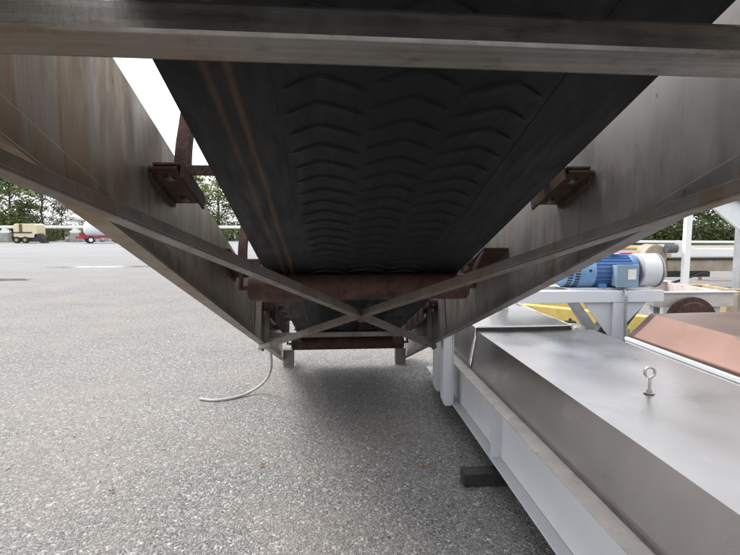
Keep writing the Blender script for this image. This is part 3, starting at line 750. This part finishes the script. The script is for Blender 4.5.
# yellow pipe and red frame, further back
b = MB(); b.cyl((9, 24, .56), (26, 22, .50), .09, seg=12)
yp = thing('yellow_rail', (14, 23, 0), 'long yellow pipe on low legs beyond the white rail', 'rail'); b.build('rail_pipe', 'yellow', yp)
for x in (11, 16, 21):
    b = MB(); b.box((x, 24 - (x - 9) * 2 / 17 - .05, 0), (x + .1, 24 - (x - 9) * 2 / 17 + .05, .46)); b.build('leg', 'yellow', yp)
rf = thing('red_skid', (11, 21, 0), 'low red steel skid lying in front of the yellow pipe', 'skid')
b = MB(); b.box((8.5, 21, .20), (13.2, 21.4, .45)); b.build('beam', 'red', rf, bev=.02)
b = MB(); b.box((8.5, 22, .20), (13.2, 22.2, .42)); b.build('beam', 'red', rf, bev=.02)
for x in (8.8, 12.8):
    b = MB(); b.box((x, 21.05, 0), (x + .15, 22.15, .198)); b.build('foot', 'black', rf)
# old screw conveyor lying on dark blocks, with round housing
oc = thing('old_conveyor', (10, 13, 0), 'weathered tan conveyor section with rounded end housing lying on black trestle', 'conveyor')
b = MB(); b.box((8.38, 12.2, .42), (14, 12.5, .70)); b.build('frame', 'tan', oc, bev=.01)
b = MB(); b.box((8.38, 12.15, .705), (14, 12.52, .76)); b.build('top_rail', 'black', oc)
b = MB(); b.lathe((8.02, 12.1, .80), (0, 1, 0), [(0, .05), (.001, .28), (.02, .30), (.4, .30), (.42, .28), (.421, .05)], 30); b.build('end_housing', 'tan', oc)
b = MB(); b.prism([(7.74, 12.12, .70), (8.30, 12.12, .70), (8.36, 12.12, .30), (8.12, 12.12, .22), (7.8, 12.12, .30)], (0, .36, 0)); b.build('chute', 'tan', oc, bev=.01)
b = MB(); b.cyl((8.20, 12.0, 1.0), (8.46, 12.0, 1.0), .11, seg=18); b.build('gearbox', 'dgrey', oc)
b = MB(); b.tube([(8.0, 12.1, .35), (7.8, 12.0, .02)], .03, 6); b.tube([(9.3, 12.1, .40), (8.1, 12.0, .05)], .03, 6); b.box((8.2, 12.15, .28), (9.5, 12.4, .415)); b.build('stand', 'black', oc)
b = MB(); b.box((7.0, 11.6, .0), (14, 11.66, .07)); tag(b.build('steel_channel', 'dgrey'), 'long dark steel channel lying on the ground before the tan conveyor', 'steel channel')
b = MB(); b.box((3.6, 6.6, .60), (5.7, 6.68, .66), None); b.box((3.6, 7.2, .60), (5.7, 7.28, .66)); b.box((3.7, 6.69, .0), (3.78, 7.19, .66)); b.box((5.5, 6.69, .0), (5.58, 7.19, .66)); tag(b.build('wooden_trestle', 'wood', bev=.004), 'low wooden trestle of pale planks behind the rimmed tray', 'trestle')

# ------------------------------------------------------------------ YARD BEHIND, LEFT
PY = 58.0
pl = MB(); pl.cyl((-75, PY, 1.62), (60, PY, 1.55), .15, seg=14)
tag(pl.build('white_pipeline', 'white_far'), 'long straight white pipe carried above ground along the far edge of the yard', 'pipe')
proto = thing('concrete_pier', (-34.60, PY, 0), 'concrete pier', 'pier', 'piers under the white pipe')
b = MB(); b.box((-35.05, PY - .3, 0), (-34.15, PY + .3, .98)); b.build('pier_block', 'concrete', proto, bev=.04)
b = MB(); b.prism([(-35.15, PY - .2, 1.2), (-35.05, PY - .2, .985), (-34.15, PY - .2, .985), (-34.05, PY - .2, 1.2), (-34.30, PY - .2, 1.24), (-34.40, PY - .2, 1.46), (-34.80, PY - .2, 1.46), (-34.90, PY - .2, 1.24)], (0, .4, 0)); b.build('saddle', 'white_far', proto)
proto['label'] = 'concrete pier with white saddle left of the cream tank trailer'
for x, lb in ((-27.40, 'concrete pier with white saddle just left of the red trailer'), (-13.00, 'concrete pier under the white pipe, seen between left plate and belt')):
    copy_tree(proto, (x, PY, 0), lb)

# cream tank trailer
ct = thing('cream_trailer', (-29.80, 54, 0), 'boxy cream tank trailer with rust streak and dark stripe, parked by the white pipe', 'trailer')
def rbox(x0, x1, y0, y1, z0, z1, r=.25, n=5):
    poly = []
    for cx, cz, t0 in ((x1 - r, z1 - r, 0), (x0 + r, z1 - r, 90), (x0 + r, z0 + r, 180), (x1 - r, z0 + r, 270)):
        for i in range(n + 1): t = R(t0 + 90 * i / n); poly.append((cx + r * math.cos(t), y0, cz + r * math.sin(t)))
    return poly
b = MB(); b.prism(rbox(-31.00, -28.80, 0, 0, .55, 1.92), (0, 1.6, 0)); 
b.v = [Vector((p.x, p.y + 53.2, p.z)) for p in b.v]; b.build('tank_body', 'cream', ct, bev=.05)
b = MB(); b.box((-31.10, 53.12, 1.00), (-29.25, 53.19, 1.11)); b.build('stripe', 'black', ct)
b = MB(); b.box((-30.40, 53.12, 1.115), (-30.15, 53.18, 1.90)); b.build('rust_streak', 'rust_lt', ct)
b = MB(); b.box((-31.10, 53.4, .38), (-28.40, 54.6, .53)); b.box((-28.40, 53.9, .40), (-27.60, 54.0, .5)); b.build('chassis', 'rust', ct)
for x in (-30.70, -29.90):
    b = MB(); b.cyl((x, 53.1, .33), (x, 53.35, .33), .33, seg=24); o = b.build('wheel', 'tyre', ct)
    b = MB(); b.cyl((x, 53.08, .33), (x, 53.11, .33), .16, seg=16); b.build('rim', 'tan', o)
b = MB(); b.prism([(-29.00, 53.2, .9), (-28.50, 53.2, .95), (-28.20, 53.2, .35), (-28.00, 53.2, .0), (-28.40, 53.2, .0), (-29.10, 53.2, .4)], (0, .7, 0)); b.build('fender', 'black', ct)

# white tank on red trailer
rt = thing('red_trailer', (-24.0, 53, 0), 'white round tank mounted on low red trailer, partly behind the conveyor plate', 'trailer')
dx = Vector((.86, .5, 0))
b = MB(); c0 = Vector((-24.1, 52.6, 1.42)); b.lathe(c0, dx, [(0, .05), (.02, .35), (.12, .62), (.28, .76), (.5, .80), (3.0, .80), (3.25, .74), (3.4, .55), (3.48, .1)], 32); tk = b.build('tank', 'tankw', rt)
b = MB(); b.cyl(c0 + dx * 1.8 + Vector((0, 0, .78)), c0 + dx * 1.8 + Vector((0, 0, .92)), .22, seg=18); b.build('hatch', 'grey', tk)
b = MB(); sd = Vector((.5, -.86, 0))
for s_ in (-.55, .55):
    q0 = c0 + dx * -.6 + sd * s_; q1 = c0 + dx * 4.0 + sd * s_
    b.hexa([(q0.x - .05, q0.y, .50), (q1.x, q1.y, .50), (q1.x, q1.y + .1, .50), (q0.x - .05, q0.y + .1, .50), (q0.x - .05, q0.y, .68), (q1.x, q1.y, .68), (q1.x, q1.y + .1, .68), (q0.x - .05, q0.y + .1, .68)])
b.build('chassis', 'red', rt)
b = MB()
for d_ in (.3, 1.7, 3.0):
    q = c0 + dx * d_; b.box((q.x - .5, q.y - .5, .5), (q.x + .5, q.y + .5, .60)); b.hexa([(q.x - .4, q.y - .5, .601), (q.x - .3, q.y - .5, .601), (q.x + .4, q.y + .4, .601), (q.x + .3, q.y + .5, .601), (q.x - .5, q.y - .6, 1.0), (q.x - .4, q.y - .6, 1.0), (q.x + .5, q.y + .5, 1.0), (q.x + .4, q.y + .6, 1.0)])
b.build('cradle', 'red', rt)
for d_, s_ in ((.5, .8), (.5, -.8), (3.0, .8), (3.0, -.8)):
    q = c0 + dx * d_ + sd * s_; b = MB(); b.cyl((q.x, q.y, .34) , (q.x + sd.x * .22, q.y + sd.y * .22, .34), .34, seg=24); o = b.build('wheel', 'tyre', rt)
    b = MB(); b.cyl((q.x + sd.x * .225, q.y + sd.y * .225, .34), (q.x + sd.x * .24, q.y + sd.y * .24, .34), .18, seg=16); b.build('rim', 'white_far', o)
# heaps of pale rubble at the foot of the trees
def rubble(cx, cy, w, h, label, sd_):
    random.seed(sd_); b = MB()
    for i in range(70):
        u = random.gauss(0, .4); r = random.uniform(.10, .28); zz = max(0, h * (1 - abs(u)) * random.random()); x, y = cx + u * w, cy + random.gauss(0, .4)
        vs = []
        for k in range(8): vs.append((x + r * (1 if k & 1 else -1) * random.uniform(.5, 1.1), y + r * (1 if k & 2 else -1) * random.uniform(.5, 1.1), max(0, zz + r * .7 * (1 if k & 4 else -1) * random.uniform(.5, 1.1))))
        b.add(vs, [(0, 2, 3, 1), (4, 5, 7, 6), (0, 1, 5, 4), (2, 6, 7, 3), (0, 4, 6, 2), (1, 3, 7, 5)])
    tag(b.build('rubble_heap', 'stone'), label, 'rubble', 'heaps of pale rubble under the white pipe')
rubble(-28.2, 59.2, 1.4, .5, 'low heap of pale rubble left of the pier nearest the red trailer', 3)
rubble(-25.4, 59.4, 1.0, .7, 'low heap of pale rubble behind the front of the red trailer', 4)

# ------------------------------------------------------------------ TREES
def tree_mesh(seed, H, W, mleaf, nclump, per, leaf, bottom=.12, sparse=1.):
    random.seed(seed); tr_ = MB()
    tr_.tube([(0, 0, 0), (.05 * H * .2, 0, H * .2), (-.02 * H, .01 * H, H * .45), (.01 * H, 0, H * .8)], 1, 9, rf=lambda t: H * .022 * (1 - .85 * t) + .02)
    lv = MB(); cl = []
    for i in range(nclump):
        for _ in range(30):
            z = random.uniform(bottom, 1); rmax = math.sin(math.pi * min(1, (z - bottom + .12) / (1.12 - bottom)) ** .8) ** .6
            t = random.uniform(0, 6.28); rr = math.sqrt(random.random()) * rmax
            if rr > .25 * rmax: break
        c = Vector((math.cos(t) * rr * W / 2, math.sin(t) * rr * W / 2, z * H * random.uniform(.92, 1.03)))
        cl.append(c)
    for i, c in enumerate(cl):
        if i % 3 == 0:
            a = Vector((0, 0, min(H * .75, max(H * .12, c.z - H * .2)))); m_ = (a + c) / 2 + Vector((0, 0, H * .02))
            tr_.tube([a, m_, c], 1, 5, rf=lambda t: H * .007 * (1 - .8 * t) + .008)
        cr = random.uniform(.07, .15) * H * (.8 + .4 * random.random())
        for k in range(per):
            d = Vector((random.gauss(0, 1), random.gauss(0, 1), random.gauss(0, .7))) * cr * .55
            p = c + d; u = Vector((random.gauss(0, 1), random.gauss(0, 1), random.gauss(0, 1))).normalized(); w = u.orthogonal().normalized()
            s_ = leaf * random.uniform(.6, 1.4)
            lv.add([p - u * s_, p + w * s_ * .55, p + u * s_, p - w * s_ * .55], [(0, 1, 2, 3)])
    return tr_, lv
KINDS = {}
def make_kind(key, *args):
    tr_, lv = tree_mesh(*args); root = thing('tree', (0, 0, 0), 'x', 'tree', 'trees beyond the yard')
    tr_.build('trunk', 'bark', root, origin=(0, 0, 0)); lv.build('crown', args[3], root, origin=(0, 0, 0)); KINDS[key] = [root, False, args[1]]
make_kind('green', 5, 10, 7.5, LG, 60, 130, .16, .06)
make_kind('dense', 6, 9, 8, LD, 75, 140, .16, .02)
make_kind('thin', 7, 8, 5.5, LB, 42, 75, .12, .10)
make_kind('tall', 8, 11, 6.5, LG, 46, 110, .15, .15)
def tree(kind, x, y, h, rz, label, wide=1.):
    r = KINDS[kind]; s_ = h / r[2]
    if not r[1]:
        o = r[0]; r[1] = True; o.location = (x, y, 0); o.rotation_euler = (0, 0, rz); o['label'] = label
    else: o = copy_tree(r[0], (x, y, 0), label, rz)
    o.scale = (s_ * wide, s_ * wide, s_); return o
L1 = [('green', -45, 66, 13, 0, 'tall green tree at the far left, outermost beyond the white pipe', 1.1),
      ('green', -39.5, 64, 12.5, 1, 'green leafy tree above the left end of the white pipe', 1.1),
      ('tall', -36.2, 62, 9.0, 2, 'bushy green tree rising right behind the cream tank trailer', 1.1),
      ('thin', -33.6, 63.5, 6.8, .5, 'thin branched tree between cream trailer and first sky gap', 1),
      ('thin', -31.2, 63, 4.6, 1.7, 'small brownish tree left of the sky gap by the plate edge', 1.2),
      ('thin', -28.4, 64, 3.4, 2.9, 'small brownish tree behind the red trailer', 1.3),
      ('dense', -22.5, 66, 7, .3, 'dark tree hidden behind the left plate of the conveyor', 1.1),
      ('green', -17.5, 66, 8.5, 4, 'green tree between left side plate and belt, left one', 1.1),
      ('tall', -13.5, 64, 8.6, 5, 'green tree filling the gap between side plate and belt', 1.2),
      ('green', -9.5, 66, 8, 1.2, 'green tree in the gap nearest the belt edge', 1.1),
      ('dense', -4.5, 66, 7, 2, 'dark tree far behind the belt', 1.1), ('dense', 2, 68, 7, 1, 'dark tree behind the tail of the conveyor', 1.2),
      ('green', 9, 68, 7, 0, 'green tree far behind the right plate', 1.2)]
for a_ in L1: tree(*a_)
L2 = [('dense', 17, 50, 7.1, .3, 'dark green tree just left of the white post, lowest part in view', 1.2),
      ('dense', 22, 48, 7.4, 1.6, 'dark green tree left of the slim white post', 1.2),
      ('green', 27, 50, 7.6, 2.5, 'dark green tree whose trunk leans behind the yellow pipe', 1.2),
      ('dense', 31.5, 47, 6.2, 3.3, 'dark green tree right behind the slim white post', 1.1),
      ('green', 35.5, 49, 6.7, 4.4, 'brighter green tree right of the white post', 1.2),
      ('dense', 40, 47, 6.4, 5.1, 'dark green tree below the grey hopper', 1.2),
      ('dense', 45, 49, 7.6, 2.2, 'dark green tree at the right edge of the yard', 1.2)]
for a_ in L2: tree(*a_)
# undergrowth along the foot of the trees
def shrub_band(x0, x1, y0, y1, h, n, m, name, label):
    random.seed(int(x0 * 7)); lv = MB()
    for i in range(n):
        x = random.uniform(x0, x1); y = random.uniform(y0, y1); z = random.random() ** 1.3 * h * (.75 + .5 * noise.noise(Vector((x * .5, 3, 1))))
        u = Vector((random.gauss(0, 1), random.gauss(0, 1), random.gauss(0, 1))).normalized(); w = u.orthogonal().normalized(); s_ = random.uniform(.08, .22); p = Vector((x, y, max(.05, z)))
        lv.add([p - u * s_, p + w * s_ * .6, p + u * s_, p - w * s_ * .6], [(0, 1, 2, 3)])
    tag(lv.build(name, m), label, 'undergrowth', kind='stuff')
shrub_band(-60, 15, 60, 66, 2.3, 22000, LG, 'undergrowth', 'tangled green undergrowth behind the white pipe')
shrub_band(14, 60, 44, 48, 3.0, 20000, LD, 'undergrowth', 'dark green undergrowth behind the yellow pipe')

# ------------------------------------------------------------------ FALLEN LEAVES
random.seed(5)
lp = [(.586, 3.075, .024, 'yellow brown fallen leaf on gravel left of the black block'), (-.439, 3.155, .022, 'brown fallen leaf on gravel left of the conveyor shadow'),
      (-1.25, 2.9, .02, 'small dark leaf on the pale gravel at lower left'), (-.2, 4.6, .02, 'small dark leaf on gravel in front of the conveyor tail'), (.42, 5.0, .02, 'small dark leaf near the right foot of the conveyor')]
for x, y, r, lb in lp:
    b = MB(); vs = [(x, y, .012)]; n_ = 14
    for i in range(n_):
        t = 2 * math.pi * i / n_; k = r * (1 if i % 2 else .6) * random.uniform(.8, 1.2); vs.append((x + k * math.cos(t), y + k * math.sin(t) * .8, .010 + random.uniform(0, .010)))
    b.add(vs, [(0, i + 1, (i + 1) % n_ + 1) for i in range(n_)]); tag(b.build('fallen_leaf', 'leafdry'), lb, 'leaf', 'fallen leaves on the gravel')

# ------------------------------------------------------------------ LIGHT, SKY, CAMERA
EL, AZ = R(52), R(-60)              # sun high, to the left and ahead, behind cloud
w = bpy.data.worlds.new('World'); S.world = w; w.use_nodes = True; nt = w.node_tree
bg = nt.nodes['Background']; sky = nt.nodes.new('ShaderNodeTexSky'); sky.sky_type = 'NISHITA'; sky.sun_disc = False
sky.sun_elevation = EL; sky.sun_rotation = AZ; sky.air_density = 1.0; sky.dust_density = 3.5
hs = nt.nodes.new('ShaderNodeHueSaturation'); hs.inputs['Saturation'].default_value = .22
nt.links.new(sky.outputs[0], hs.inputs['Color'])
mx = nt.nodes.new('ShaderNodeMix'); mx.data_type = 'RGBA'; mx.inputs[0].default_value = .5; mx.inputs[7].default_value = (9, 9.2, 9.6, 1)
nt.links.new(hs.outputs[0], mx.inputs[6]); nt.links.new(mx.outputs[2], bg.inputs['Color'])
bg.inputs['Strength'].default_value = .105
sl = bpy.data.lights.new('sun', 'SUN'); sl.energy = 1.5; sl.angle = R(28); sl.color = (1, .97, .93)
so = bpy.data.objects.new('sun', sl); COL.objects.link(so)
sd_ = Vector((math.sin(AZ) * math.cos(EL), math.cos(AZ) * math.cos(EL), math.sin(EL)))
so.rotation_euler = (-sd_).to_track_quat('-Z', 'Y').to_euler(); so.location = (0, 0, 20)
cam = bpy.data.cameras.new('camera'); co_ = bpy.data.objects.new('camera', cam); COL.objects.link(co_)
cam.sensor_width = 36; cam.lens = 514 / 740 * 36; cam.clip_end = 3000; cam.clip_start = .02
co_.location = (0, 0, EYE); co_.rotation_euler = (R(90 - 5.50), 0, R(-4.43)); S.camera = co_
S.view_settings.view_transform = 'Standard'; S.view_settings.look = 'None'; S.view_settings.gamma = 1; S.view_settings.use_curve_mapping = False
S.view_settings.exposure = 1.3
S.cycles.max_bounces = 8
